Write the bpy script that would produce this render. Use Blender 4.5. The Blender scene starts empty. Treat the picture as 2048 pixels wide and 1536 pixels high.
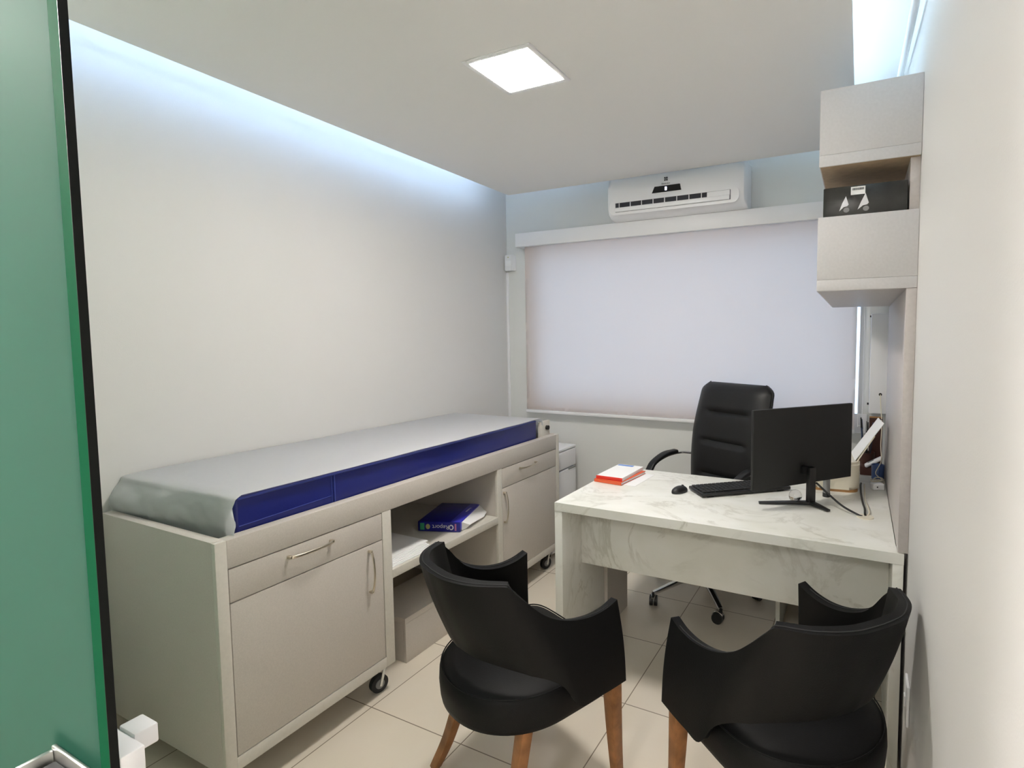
import bpy, bmesh, math, random
from mathutils import Vector, Matrix, noise
random.seed(7)
sc = bpy.context.scene
COL = sc.collection
PI = math.pi

# ------------------------------------------------------------------ camera
cam = bpy.data.cameras.new('camera'); cam_o = bpy.data.objects.new('camera', cam); COL.objects.link(cam_o)
RT = Vector((0.900754, 0.434302, -0.004848)); UP = Vector((-0.024717, 0.0624, 0.997745)); FW = Vector((-0.433625, 0.898603, -0.066942))
m = Matrix((RT, UP, -FW)).transposed().to_4x4(); m.translation = Vector((2.319954, -1.632877, 1.446828))
cam_o.matrix_world = m
cam.sensor_width = 36; cam.lens = 1071.116/2048*36
cam.shift_x = -179.63/2048; cam.shift_y = -20.72/2048
cam.clip_start = 0.02
sc.camera = cam_o

# ------------------------------------------------------------------ materials
def mat(name, col, rough=.5, metal=0., bump=0., bscale=200., spec=.5, emit=None, es=0., coat=0., var=0., vscale=8.):
    M = bpy.data.materials.new(name); M.use_nodes = True
    nt = M.node_tree; b = nt.nodes['Principled BSDF']
    b.inputs['Base Color'].default_value = (*col, 1); b.inputs['Roughness'].default_value = rough
    b.inputs['Metallic'].default_value = metal; b.inputs['Specular IOR Level'].default_value = spec
    b.inputs['Coat Weight'].default_value = coat
    if emit:
        b.inputs['Emission Color'].default_value = (*emit, 1); b.inputs['Emission Strength'].default_value = es
    tc = nt.nodes.new('ShaderNodeTexCoord')
    if bump:
        n = nt.nodes.new('ShaderNodeTexNoise'); n.inputs['Scale'].default_value = bscale; n.inputs['Detail'].default_value = 4
        nt.links.new(tc.outputs['Object'], n.inputs['Vector'])
        bp = nt.nodes.new('ShaderNodeBump'); bp.inputs['Strength'].default_value = bump; bp.inputs['Distance'].default_value = .002
        nt.links.new(n.outputs['Fac'], bp.inputs['Height']); nt.links.new(bp.outputs['Normal'], b.inputs['Normal'])
    if var:
        n = nt.nodes.new('ShaderNodeTexNoise'); n.inputs['Scale'].default_value = vscale; n.inputs['Detail'].default_value = 5
        nt.links.new(tc.outputs['Object'], n.inputs['Vector'])
        r = nt.nodes.new('ShaderNodeValToRGB')
        r.color_ramp.elements[0].color = (*[c*(1-var) for c in col], 1); r.color_ramp.elements[1].color = (*[min(1, c*(1+var)) for c in col], 1)
        r.color_ramp.elements[0].position = .3; r.color_ramp.elements[1].position = .7
        nt.links.new(n.outputs['Fac'], r.inputs['Fac']); nt.links.new(r.outputs['Color'], b.inputs['Base Color'])
    return M

M = {}
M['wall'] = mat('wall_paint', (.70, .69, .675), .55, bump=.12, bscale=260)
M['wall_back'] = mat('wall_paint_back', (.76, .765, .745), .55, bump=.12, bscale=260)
M['ceil'] = mat('ceiling_paint', (.86, .85, .835), .8, bump=.08, bscale=300)
M['laminate'] = mat('grey_laminate', (.60, .555, .505), .45, bump=.12, bscale=420, var=.05, vscale=240)
M['laminate_edge'] = mat('pale_edge_band', (.68, .65, .585), .45, var=.03, vscale=90)
M['laminate_light'] = mat('cool_grey_laminate', (.62, .605, .61), .42, bump=.08, bscale=420, var=.03, vscale=120)
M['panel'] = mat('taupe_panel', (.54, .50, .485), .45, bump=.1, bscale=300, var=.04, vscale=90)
M['mdf'] = mat('raw_board', (.50, .37, .24), .7, var=.1, vscale=40)  # tan tone standing for shade on the upper cabinet's underside
M['leather'] = mat('black_leather', (.0055, .0055, .0056), .5, bump=.28, bscale=420, spec=.17)
M['leather_office'] = mat('black_office_leather', (.010, .010, .0105), .42, bump=.25, bscale=260, spec=.35)
M['wood'] = mat('leg_wood', (.31, .135, .048), .38, bump=.1, bscale=60, var=.35, vscale=22)
M['chrome'] = mat('chrome', (.62, .62, .62), .18, 1.)
M['nickel'] = mat('brushed_nickel', (.66, .60, .50), .3, 1.)
M['steel'] = mat('brushed_steel', (.62, .62, .60), .35, 1.)
M['black_plastic'] = mat('black_plastic', (.012, .012, .013), .42)
M['black_matt'] = mat('black_matt_plastic', (.010, .0105, .0105), .6, bump=.1, bscale=500)
M['screen'] = mat('screen_glass', (.006, .006, .007), .12)
M['rubber'] = mat('rubber', (.022, .022, .023), .7)
M['caster_hub'] = mat('caster_grey', (.25, .25, .25), .5)
M['white_plastic'] = mat('white_plastic', (.86, .86, .88), .35)
M['white_ac'] = mat('ac_white', (.93, .93, .95), .32)
M['beige_plastic'] = mat('beige_plastic', (.78, .73, .60), .4)
M['paper'] = mat('paper', (.90, .90, .90), .85, bump=.1, bscale=120)
M['bed_paper'] = mat('bed_paper', (.93, .93, .93), .9, bump=.4, bscale=22)
M['vinyl'] = mat('blue_vinyl', (.010, .017, .17), .32, bump=.08, bscale=160)
M['piping'] = mat('blue_piping', (.03, .05, .30), .4)
M['ream_blue'] = mat('ream_wrapper', (.012, .012, .23), .3, var=.25, vscale=30)
M['ream_band'] = mat('ream_band', (.05, .05, .55), .3)
M['white_ink'] = mat('white_ink', (.75, .75, .78), .6)
M['green_ink'] = mat('green_ink', (.05, .42, .2), .6)
M['yellow_ink'] = mat('yellow_ink', (.5, .48, .2), .6)
M['pink_ink'] = mat('pink_ink', (.45, .15, .3), .6)
M['dark_ink'] = mat('dark_ink', (.03, .03, .04), .6)
M['red'] = mat('red_binding', (.68, .035, .02), .5)
M['orange'] = mat('orange_cover', (.75, .12, .04), .5)
M['blue_strip'] = mat('blue_strip', (.12, .28, .70), .5)
M['black_bag'] = mat('black_polybag', (.022, .022, .020), .26, bump=.5, bscale=35, var=.4, vscale=14)
M['brown'] = mat('dark_brown', (.055, .016, .010), .45)
M['brown_light'] = mat('tan_wood', (.42, .22, .08), .5)
M['navy'] = mat('navy_cover', (.03, .05, .12), .45)
M['blue_mug'] = mat('blue_mug', (.07, .12, .28), .35)
M['slate'] = mat('slate_cover', (.10, .13, .18), .5)
M['cream_cable'] = mat('cream_cable', (.72, .66, .52), .5)
M['tile_base'] = mat('base_tile', (.55, .49, .40), .25)
M['blind'] = None

# roller blind fabric: a little daylight passes through
B = bpy.data.materials.new('blind_fabric'); B.use_nodes = True; nt = B.node_tree; b = nt.nodes['Principled BSDF']
b.inputs['Base Color'].default_value = (.86, .85, .87, 1); b.inputs['Roughness'].default_value = .75
tr = nt.nodes.new('ShaderNodeBsdfTranslucent'); tr.inputs['Color'].default_value = (.97, .84, .73, 1)
mx = nt.nodes.new('ShaderNodeMixShader'); mx.inputs[0].default_value = .58
nt.links.new(b.outputs[0], mx.inputs[1]); nt.links.new(tr.outputs[0], mx.inputs[2]); nt.links.new(mx.outputs[0], nt.nodes['Material Output'].inputs[0])
tc = nt.nodes.new('ShaderNodeTexCoord'); n = nt.nodes.new('ShaderNodeTexNoise'); n.inputs['Scale'].default_value = 500
bp = nt.nodes.new('ShaderNodeBump'); bp.inputs['Strength'].default_value = .15; bp.inputs['Distance'].default_value = .001
nt.links.new(tc.outputs['Object'], n.inputs['Vector']); nt.links.new(n.outputs['Fac'], bp.inputs['Height']); nt.links.new(bp.outputs[0], b.inputs['Normal'])
M['blind'] = B

def floor_material():
    F = bpy.data.materials.new('ceramic_tiles'); F.use_nodes = True; nt = F.node_tree; b = nt.nodes['Principled BSDF']
    tc = nt.nodes.new('ShaderNodeTexCoord'); mp = nt.nodes.new('ShaderNodeMapping')
    mp.inputs['Location'].default_value = (-1.514+.446*8, -.232+.446*12, 0)
    nt.links.new(tc.outputs['Object'], mp.inputs['Vector'])
    br = nt.nodes.new('ShaderNodeTexBrick'); br.offset = 0; br.squash = 1
    br.inputs['Scale'].default_value = 1; br.inputs['Brick Width'].default_value = .446; br.inputs['Row Height'].default_value = .446
    br.inputs['Mortar Size'].default_value = .0022; br.inputs['Mortar Smooth'].default_value = .2; br.inputs['Bias'].default_value = 0
    br.inputs['Color1'].default_value = (.80, .725, .61, 1); br.inputs['Color2'].default_value = (.83, .75, .635, 1)
    br.inputs['Mortar'].default_value = (.30, .25, .19, 1)
    nt.links.new(mp.outputs[0], br.inputs['Vector'])
    no = nt.nodes.new('ShaderNodeTexNoise'); no.inputs['Scale'].default_value = 5; no.inputs['Detail'].default_value = 8
    nt.links.new(tc.outputs['Object'], no.inputs['Vector'])
    mm = nt.nodes.new('ShaderNodeMixRGB'); mm.blend_type = 'OVERLAY'; mm.inputs[0].default_value = .12
    nt.links.new(br.outputs['Color'], mm.inputs[1]); nt.links.new(no.outputs['Fac'], mm.inputs[2]); nt.links.new(mm.outputs[0], b.inputs['Base Color'])
    b.inputs['Roughness'].default_value = .20
    bp = nt.nodes.new('ShaderNodeBump'); bp.invert = True; bp.inputs['Strength'].default_value = .3; bp.inputs['Distance'].default_value = .002
    nt.links.new(br.outputs['Fac'], bp.inputs['Height']); nt.links.new(bp.outputs[0], b.inputs['Normal'])
    return F
M['floor'] = floor_material()

def marble_material():
    F = bpy.data.materials.new('marble_laminate'); F.use_nodes = True; nt = F.node_tree; b = nt.nodes['Principled BSDF']
    tc = nt.nodes.new('ShaderNodeTexCoord'); mp = nt.nodes.new('ShaderNodeMapping'); mp.inputs['Rotation'].default_value = (.5, .3, .6); mp.inputs['Scale'].default_value = (1, 1.5, 1.1)
    nt.links.new(tc.outputs['Object'], mp.inputs['Vector'])
    w = nt.nodes.new('ShaderNodeTexNoise'); w.inputs['Scale'].default_value = 2.1; w.inputs['Detail'].default_value = 9; w.inputs['Distortion'].default_value = 1.4; w.inputs['Roughness'].default_value = .62
    nt.links.new(mp.outputs[0], w.inputs['Vector'])
    r = nt.nodes.new('ShaderNodeValToRGB'); e = r.color_ramp.elements
    e[0].position = .465; e[0].color = (0, 0, 0, 1); e[1].position = .535; e[1].color = (0, 0, 0, 1)
    x = e.new(.50); x.color = (1, 1, 1, 1)
    nt.links.new(w.outputs['Fac'], r.inputs['Fac'])
    c = nt.nodes.new('ShaderNodeTexNoise'); c.inputs['Scale'].default_value = 4; c.inputs['Detail'].default_value = 6
    nt.links.new(mp.outputs[0], c.inputs['Vector'])
    r2 = nt.nodes.new('ShaderNodeValToRGB'); r2.color_ramp.elements[0].position = .38; r2.color_ramp.elements[1].position = .68
    r2.color_ramp.elements[0].color = (.80, .80, .735, 1); r2.color_ramp.elements[1].color = (.88, .88, .84, 1)
    nt.links.new(c.outputs['Fac'], r2.inputs['Fac'])
    c3 = nt.nodes.new('ShaderNodeTexNoise'); c3.inputs['Scale'].default_value = 3.1; nt.links.new(mp.outputs[0], c3.inputs['Vector'])
    r3 = nt.nodes.new('ShaderNodeValToRGB'); r3.color_ramp.elements[0].position = .42; r3.color_ramp.elements[1].position = .66
    mu = nt.nodes.new('ShaderNodeMath'); mu.operation = 'MULTIPLY'; mu2 = nt.nodes.new('ShaderNodeMath'); mu2.operation = 'MULTIPLY'; mu2.inputs[1].default_value = .42
    nt.links.new(c3.outputs['Fac'], r3.inputs['Fac']); nt.links.new(r.outputs[0], mu.inputs[0]); nt.links.new(r3.outputs[0], mu.inputs[1]); nt.links.new(mu.outputs[0], mu2.inputs[0])
    mm = nt.nodes.new('ShaderNodeMixRGB'); mm.inputs[2].default_value = (.36, .34, .25, 1)
    nt.links.new(mu2.outputs[0], mm.inputs[0]); nt.links.new(r2.outputs[0], mm.inputs[1]); nt.links.new(mm.outputs[0], b.inputs['Base Color'])
    b.inputs['Roughness'].default_value = .32
    return F
M['marble'] = marble_material()

def emit_mat(name, col, s):
    E = bpy.data.materials.new(name); E.use_nodes = True; b = E.node_tree.nodes['Principled BSDF']
    b.inputs['Base Color'].default_value = (.8, .8, .8, 1); b.inputs['Emission Color'].default_value = (*col, 1); b.inputs['Emission Strength'].default_value = s
    return E
LAMP_W, LED_W, LEDR_W, FILL_W = 41., 10., 9., 85.
M['lamp'] = emit_mat('lamp_diffuser', (1., .945, .88), LAMP_W)
M['led'] = emit_mat('led_strip', (.50, .70, 1.), LED_W)
M['led_right'] = emit_mat('led_strip_right', (.60, .82, 1.), LEDR_W)
M['hall_lamp'] = emit_mat('hall_lamp', (1., .955, .91), FILL_W)
M['hall_lamp_door'] = emit_mat('hall_lamp_door', (1., .955, .91), FILL_W*.31)
M['digit'] = emit_mat('display_digit', (.55, .55, 1.), 5.)

# frosted green glass: light crosses it in every direction
G = bpy.data.materials.new('frosted_green_glass'); G.use_nodes = True; nt = G.node_tree; b = nt.nodes['Principled BSDF']
b.inputs['Base Color'].default_value = (.03, .20, .13, 1); b.inputs['Specular IOR Level'].default_value = .08; b.inputs['Roughness'].default_value = .6
tr = nt.nodes.new('ShaderNodeBsdfTranslucent'); tr.inputs['Color'].default_value = (.48, .525, .495, 1)
mx = nt.nodes.new('ShaderNodeMixShader'); mx.inputs[0].default_value = .65
nt.links.new(b.outputs[0], mx.inputs[1]); nt.links.new(tr.outputs[0], mx.inputs[2]); nt.links.new(mx.outputs[0], nt.nodes['Material Output'].inputs[0])
M['frost'] = G
M['glass_margin'] = mat('glass_margin', (.006, .085, .038), .7, spec=.02)
M['glass_edge'] = mat('glass_edge', (.006, .007, .0065), .4, spec=.15)
M['clear'] = bpy.data.materials.new('clear_glass'); M['clear'].use_nodes = True
b = M['clear'].node_tree.nodes['Principled BSDF']; b.inputs['Transmission Weight'].default_value = 1; b.inputs['Roughness'].default_value = .02; b.inputs['IOR'].default_value = 1.45

# ------------------------------------------------------------------ mesh helpers
def new(): return bmesh.new()
def box(bm, x0, x1, y0, y1, z0, z1, bev=0., seg=2, mtx=None):
    r = bmesh.ops.create_cube(bm, size=1)
    vs = r['verts']
    for v in vs: v.co = Vector(((x0+x1)/2+v.co.x*(x1-x0), (y0+y1)/2+v.co.y*(y1-y0), (z0+z1)/2+v.co.z*(z1-z0)))
    if bev:
        es = list({e for v in vs for e in v.link_edges})
        r = bmesh.ops.bevel(bm, geom=es, offset=bev, segments=seg, affect='EDGES', profile=.5)
        vs = list({v for f in r['faces'] for v in f.verts} | {v for v in vs if v.is_valid})
    if mtx: bmesh.ops.transform(bm, matrix=mtx, verts=vs)
    return vs
def cyl(bm, p0, p1, r0, r1=None, seg=24, caps=True):
    r1 = r0 if r1 is None else r1
    p0 = Vector(p0); p1 = Vector(p1); d = p1-p0
    q = Vector((0, 0, 1)).rotation_difference(d.normalized()).to_matrix().to_4x4(); q.translation = (p0+p1)/2
    return bmesh.ops.create_cone(bm, cap_ends=caps, segments=seg, radius1=r0, radius2=r1, depth=d.length, matrix=q)['verts']
def sphere(bm, c, r, sx=1, sy=1, sz=1, seg=24):
    mt = Matrix.Translation(c) @ Matrix.Diagonal((sx, sy, sz, 1))
    return bmesh.ops.create_uvsphere(bm, u_segments=seg, v_segments=seg//2, radius=r, matrix=mt)['verts']
def smooth_path(pts, n=8):
    pts = [Vector(p) for p in pts]; out = []
    P = [pts[0]*2-pts[1]]+pts+[pts[-1]*2-pts[-2]]
    for i in range(1, len(P)-2):
        for k in range(n):
            t = k/n; a, b_, c, d = P[i-1], P[i], P[i+1], P[i+2]
            out.append(.5*((2*b_)+(c-a)*t+(2*a-5*b_+4*c-d)*t*t+(3*b_-a-3*c+d)*t**3))
    out.append(pts[-1]); return out
def sweep(bm, pts, prof, up=Vector((0, 0, 1)), scale=None):
    """sweep a closed 2D profile (list of (a,b)) along pts; a along side, b along up-ish"""
    pts = [Vector(p) for p in pts]; rings = []
    for i, p in enumerate(pts):
        t = (pts[min(i+1, len(pts)-1)]-pts[max(i-1, 0)]).normalized()
        u = up if abs(t.dot(up)) < .98 else Vector((1, 0, 0))
        s = t.cross(u).normalized(); w = s.cross(t).normalized()
        k = scale[i] if scale else 1
        rings.append([bm.verts.new(p+s*a*k+w*b_*k) for a, b_ in prof])
    n = len(prof)
    for i in range(len(rings)-1):
        for j in range(n):
            bm.faces.new((rings[i][j], rings[i][(j+1) % n], rings[i+1][(j+1) % n], rings[i+1][j]))
    bm.faces.new(rings[0][::-1]); bm.faces.new(rings[-1])
def tube(bm, pts, r, seg=10, n=8, smooth=True):
    p = smooth_path(pts, n) if smooth else pts
    sweep(bm, p, [(r*math.cos(2*PI*k/seg), r*math.sin(2*PI*k/seg)) for k in range(seg)])
def rrect(w, h, r, n=4):
    o = []
    for cx, cy, a0 in ((w/2-r, h/2-r, 0), (-w/2+r, h/2-r, PI/2), (-w/2+r, -h/2+r, PI), (w/2-r, -h/2+r, 1.5*PI)):
        for k in range(n+1):
            a = a0+PI/2*k/n; o.append((cx+r*math.cos(a), cy+r*math.sin(a)))
    return o
def prism(bm, poly, h0, h1, axis='z'):
    """extrude a 2D polygon; axis names the extrusion direction"""
    def P(a, b_, h): return {'z': (a, b_, h), 'y': (a, h, b_), 'x': (h, a, b_)}[axis]
    lo = [bm.verts.new(P(a, b_, h0)) for a, b_ in poly]; hi = [bm.verts.new(P(a, b_, h1)) for a, b_ in poly]
    n = len(poly)
    bm.faces.new(lo); bm.faces.new(hi)
    for i in range(n): bm.faces.new((lo[i], lo[(i+1) % n], hi[(i+1) % n], hi[i]))
def lathe(bm, prof, c=(0, 0, 0), seg=32):
    rings = []
    for r, z in prof: rings.append([bm.verts.new((c[0]+r*math.cos(2*PI*k/seg), c[1]+r*math.sin(2*PI*k/seg), c[2]+z)) for k in range(seg)])
    for i in range(len(rings)-1):
        for j in range(seg): bm.faces.new((rings[i][j], rings[i][(j+1) % seg], rings[i+1][(j+1) % seg], rings[i+1][j]))
    bm.faces.new(rings[0][::-1]); bm.faces.new(rings[-1])
def finish(name, bm, ang=35):
    bmesh.ops.recalc_face_normals(bm, faces=bm.faces)
    for f in bm.faces: f.smooth = True
    for e in bm.edges:
        e.smooth = len(e.link_faces) == 2 and e.calc_face_angle(0) < math.radians(ang)
    me = bpy.data.meshes.new(name); bm.to_mesh(me); bm.free(); return me
def obj(name, bm, m, parent=None, ang=35, label=None):
    me = finish(name, bm, ang); o = bpy.data.objects.new(name, me); COL.objects.link(o)
    me.materials.append(M[m] if isinstance(m, str) else m)
    if parent: o.parent = parent
    if label: o['label'] = label
    return o
def tag(o, label, cat, group=None):
    o['label'] = label; o['category'] = cat
    if group: o['group'] = group
    return o
def thing(name, label, cat, loc=(0, 0, 0), rz=0, group=None):
    o = bpy.data.objects.new(name, None); COL.objects.link(o); o.empty_display_size = .05
    o.location = loc; o.rotation_euler = (0, 0, rz)
    return tag(o, label, cat, group)
def struct(name, bm, m, parent=None, ang=35):
    o = obj(name, bm, m, parent, ang)
    if not parent: o['kind'] = 'structure'
    return o
def text_part(name, body, size, mtx, m, parent, depth=.0004):
    cu = bpy.data.curves.new(name, 'FONT'); cu.body = body; cu.size = size; cu.extrude = depth; cu.align_x = 'CENTER'; cu.align_y = 'CENTER'
    t = bpy.data.objects.new(name+'_curve', cu); COL.objects.link(t)
    bpy.context.view_layer.update()
    me = bpy.data.meshes.new_from_object(t.evaluated_get(bpy.context.evaluated_depsgraph_get()))
    bpy.data.objects.remove(t); bpy.data.curves.remove(cu)
    me.transform(mtx); me.name = name; me.materials.clear(); me.materials.append(M[m])
    o = bpy.data.objects.new(name, me); COL.objects.link(o); o.parent = parent
    return o
def R3(x, y, z): return Matrix((x, y, z)).transposed().to_4x4()   # columns = new axes

# ------------------------------------------------------------------ the room
XL, XR, YB, YF, ZC = -.08, 2.474, 1.714, -3.3, 2.425
YG = -1.30
b = new(); box(b, XL-.1, XR+.1, YF-.1, YB+.1, -.1, 0); struct('floor', b, 'floor')
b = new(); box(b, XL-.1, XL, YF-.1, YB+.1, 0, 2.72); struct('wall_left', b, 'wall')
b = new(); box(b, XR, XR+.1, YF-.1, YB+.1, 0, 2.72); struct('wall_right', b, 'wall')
WX0, WX1, WZ0, WZ1 = .17, 2.322, .95, 2.09
b = new()
box(b, XL, WX0, YB, YB+.1, 0, 2.72); box(b, WX1, XR, YB, YB+.1, 0, 2.72)
box(b, WX0, WX1, YB, YB+.1, 0, WZ0); box(b, WX0, WX1, YB, YB+.1, WZ1, 2.72)
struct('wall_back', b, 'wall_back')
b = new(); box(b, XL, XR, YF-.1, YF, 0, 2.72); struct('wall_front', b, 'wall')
b = new(); box(b, XL-.1, XR+.1, YF-.1, YB+.1, 2.66, 2.72); struct('ceiling', b, 'ceil')
# lowered plasterboard ceiling, open along the left, right and back walls
b = new(); box(b, .117, 2.273, YG+.02, 1.468, ZC, ZC+.025); struct('trim_1', b, 'ceil')
b = new(); box(b, XL, XR, YF, YG+.02, ZC, ZC+.025); struct('trim_2', b, 'ceil')
b = new(); box(b, XL, XL+.012, YG+.01, YB, 0, .12, .002); struct('baseboard_left', b, 'tile_base')
b = new(); box(b, XL+.012, XR, YB-.012, YB, 0, .10, .002); struct('baseboard_back', b, 'tile_base')
# window behind the blind
w = bpy.data.objects.new('window_1', None); COL.objects.link(w); w['kind'] = 'structure'
b = new()
for a in ((WX0, WX0+.04, WZ0, WZ1), (WX1-.006, WX1, WZ0, WZ1), (WX0+.04, WX1-.006, WZ0, WZ0+.04), (WX0+.04, WX1-.006, WZ1-.04, WZ1)):
    box(b, a[0], a[1], YB+.05, YB+.09, a[2], a[3], .003)
obj('window_frame', b, 'white_plastic', w)
b = new(); box(b, WX0+.03, WX1-.006, YB+.065, YB+.071, WZ0+.03, WZ1-.03); obj('window_pane', b, 'clear', w)

# glass door at the left of the entrance
d = bpy.data.objects.new('door_1', None); COL.objects.link(d); d.location = (1.41, YG, 0); d['kind'] = 'structure'
GX = 1.41
b = new(); box(b, XL-GX, -.027, 0, .01, .008, ZC-.004); obj('glass_pane', b, 'frost', d)
b = new(); box(b, -.027, -.0006, 0, .01, .008, ZC-.004); obj('glass_margin', b, 'glass_margin', d)
b = new(); box(b, -.0006, .0002, 0, .01, .008, ZC-.004); obj('glass_edge', b, 'glass_edge', d)
b = new(); box(b, -.165, -.004, -.006, -.0002, .735, .843, .002); box(b, -.165, -.157, -.045, -.006, .735, .838, .002); box(b, -.165, -.004, -.045, -.006, .735, .743, .002)
lk = obj('lock_case', b, 'steel', d, label='steel lock case on the near face of the glass')
b = new(); box(b, -.150, -.012, -.030, -.0065, .745, .826, .003); obj('lock_body', b, 'rubber', lk)
b = new(); lathe(b, [(.020, 0), (.024, .002), (.024, .012), (.019, .014), (.015, .012), (.015, 0)], seg=28); bmesh.ops.transform(b, matrix=Matrix.Translation((-.08, -.030, .800)) @ Matrix.Rotation(PI/2, 4, 'X'), verts=b.verts); obj('lock_cylinder', b, 'chrome', lk)
b = new(); box(b, -.165, .0, .010, .040, .735, .868, .003); box(b, -.075, -.03, .040, .070, .842, .872, .003); cyl(b, (-.001, .028, .79), (.014, .028, .79), .006)
obj('lock_strike', b, 'white_plastic', d, label='white lock housing projecting past the glass edge')

# ceiling lamp
t = thing('ceiling_lamp', 'square warm white LED panel recessed in the lowered ceiling', 'ceiling light', (1.165, .066, ZC))
b = new(); s = .123; o_ = .142
for a in ((-o_, -s, -o_, o_), (s, o_, -o_, o_), (-s, s, -o_, -s), (-s, s, s, o_)): box(b, a[0], a[1], a[2], a[3], -.006, -.0005, .0015)
obj('frame', b, 'white_plastic', t)
b = new(); prism(b, rrect(2*s, 2*s, .012), -.005, -.001); obj('diffuser', b, 'lamp', t, label='glowing white square diffuser')
# hidden strips of the cove on both sides
b = new(); box(b, .122, .134, YG+.05, 1.40, ZC+.027, ZC+.037); tag(obj('led_strip', b, 'led'), 'cool white light strip hidden above the left ceiling edge', 'light strip', 'cove light strips')
b = new(); box(b, 2.256, 2.268, YG+.05, 1.40, ZC+.027, ZC+.037); tag(obj('led_strip', b, 'led_right'), 'cool white light strip hidden above the right ceiling edge', 'light strip', 'cove light strips')
for lx, ly, lab in ((.15, -1.74, 'round panel lamp on the corridor ceiling behind the frosted glass'), (1.65, -2.9, 'round panel lamp on the corridor ceiling in line with the doorway')):  # unseen lamps added to fill the room from the corridor side
    t = thing('ceiling_lamp', lab, 'ceiling light', (lx, ly, ZC), 0, 'corridor ceiling lamps')
    b = new(); lathe(b, [(.17, -.02), (.18, -.015), (.18, -.0005), (.17, -.0005)]); obj('frame', b, 'white_plastic', t)
    b = new(); lathe(b, [(.165, -.0215), (.165, -.0205)]); obj('diffuser', b, 'hall_lamp' if lx < 1 else 'hall_lamp_door', t)
# pipe in the right-hand ceiling gap
b = new(); tube(b, [(2.444, -.6, 2.445), (2.444, .255, 2.447), (2.444, 1.043, 2.552), (2.444, 1.6, 2.60)], .012, 14)
tag(obj('conduit_pipe', b, 'white_plastic'), 'thin pale pipe running above the wall cabinets in the ceiling gap', 'pipe')

# ------------------------------------------------------------------ air conditioner
t = thing('air_conditioner', 'white wall-mounted split air conditioner above the window blind', 'air conditioner', (1.275, YB, 2.1965))
def ac_section(x0, x1, inset=0.):
    pr = [(-.002, .0), (-.10, .0), (-.165, .012), (-.196, .05), (-.204, .11), (-.200, .19), (-.185, .245), (-.15, .268), (-.002, .27)]
    return pr
b = new()
prof = [(-.002, .0), (-.10, .0), (-.15, .010), (-.185, .030), (-.200, .062), (-.204, .11), (-.200, .19), (-.185, .245), (-.15, .268), (-.002, .27)]
xs = [(-.432, .90), (-.426, .965), (-.412, .99), (-.39, 1.), (.39, 1.), (.412, .99), (.426, .965), (.432, .90)]
rings = []
for x, k in xs: rings.append([b.verts.new((x, y*k if y < -.01 else y, .135+(z-.135)*(.5+.5*k))) for y, z in prof])
for i in range(len(rings)-1):
    for j in range(len(prof)): b.faces.new((rings[i][j], rings[i][(j+1) % len(prof)], rings[i+1][(j+1) % len(prof)], rings[i+1][j]))
b.faces.new(rings[0]); b.faces.new(rings[-1])
obj('body', b, 'white_ac', t, 40)
b = new()
prism(b, rrect(.80, .075, .03, 6), -.2145, -.19, 'y'); bmesh.ops.translate(b, verts=b.verts, vec=(-.002, 0, .062))
bmesh.ops.bevel(b, geom=[e for e in b.edges if abs(e.verts[0].co.y+.2145) < 1e-4 and abs(e.verts[1].co.y+.2145) < 1e-4], offset=.006, segments=3, affect='EDGES')
obj('outlet_surround', b, 'white_ac', t, 40)
b = new(); box(b, -.365, .355, -.217, -.2135, .036, .092, .001); obj('air_outlet', b, 'dark_ink', t, label='dark air outlet slot')
b = new(); box(b, -.362, .352, -.228, -.217, .036, .062, .004, 3); obj('louver', b, 'white_ac', t)
for x0, x1 in [(-.34+k*.075, -.336+k*.075) for k in (0, 1, 2, 3, 5, 6, 7)]+[(.22, .352), (-.042, -.037)]:
    b = new(); box(b, x0, x1, -.2205, -.2165, .060, .090); obj('outlet_vane', b, 'white_ac', t)
b = new(); prism(b, [(-.125, .128), (.06, .128), (.052, .165), (-.108, .165)], -.2075, -.2, 'y'); obj('display', b, 'screen', t, label='black trapezoid display')
b = new()
for z in (.137, .1455, .154): box(b, -.041, -.030, -.2082, -.2074, z, z+.0025)
for x, z in ((-.0415, .139), (-.0415, .1475), (-.032, .139), (-.032, .1475)): box(b, x, x+.0025, -.2082, -.2074, z, z+.007)
obj('display_digit', b, 'digit', t, label='glowing bluish digit')
AX = R3(Vector((1, 0, 0)), Vector((0, 0, 1)), Vector((0, -1, 0)))
text_part('lettering', 'Electrolux', .013, Matrix.Translation((-.037, -.2038, .178)) @ AX, 'dark_ink', t)
b = new()
for sx in (-1, 1):
    for sz in (-1, 1):
        prism(b, [(-.037+sx*.001, .205+sz*.001), (-.037+sx*.011, .205+sz*.003), (-.037+sx*.009, .205+sz*.011), (-.037+sx*.003, .205+sz*.011)], -.2035, -.200, 'y')
obj('emblem', b, 'dark_ink', t)

# ------------------------------------------------------------------ roller blind
t = thing('roller_blind', 'large white roller blind drawn down over the window', 'blind', (0, YB, 0))
b = new(); box(b, .063, 2.36, -.095, -.002, 2.10, 2.195, .002); obj('valance', b, 'white_plastic', t)
b = new()
nx, nz = 80, 40
vv = [[None]*(nx+1) for _ in range(nz+1)]
for j in range(nz+1):
    for i in range(nx+1):
        u = i/nx; v = j/nz; x = .122+u*(2.30-.122); z = .925+(2.15-.925)*v
        y = -.062+.0022*math.sin(u*9.5+1.2)*(1-v)**1.5+.0012*math.sin(u*23+v*3)*(1-v)
        vv[j][i] = b.verts.new((x, y, z))
for j in range(nz):
    for i in range(nx): b.faces.new((vv[j][i], vv[j][i+1], vv[j+1][i+1], vv[j+1][i]))
ex = bmesh.ops.solidify(b, geom=b.faces[:], thickness=.0012)
obj('fabric', b, 'blind', t, 60)
b = new(); box(b, .120, 2.302, -.070, -.056, .905, .927, .004); obj('bottom_bar', b, 'white_plastic', t)
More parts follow.
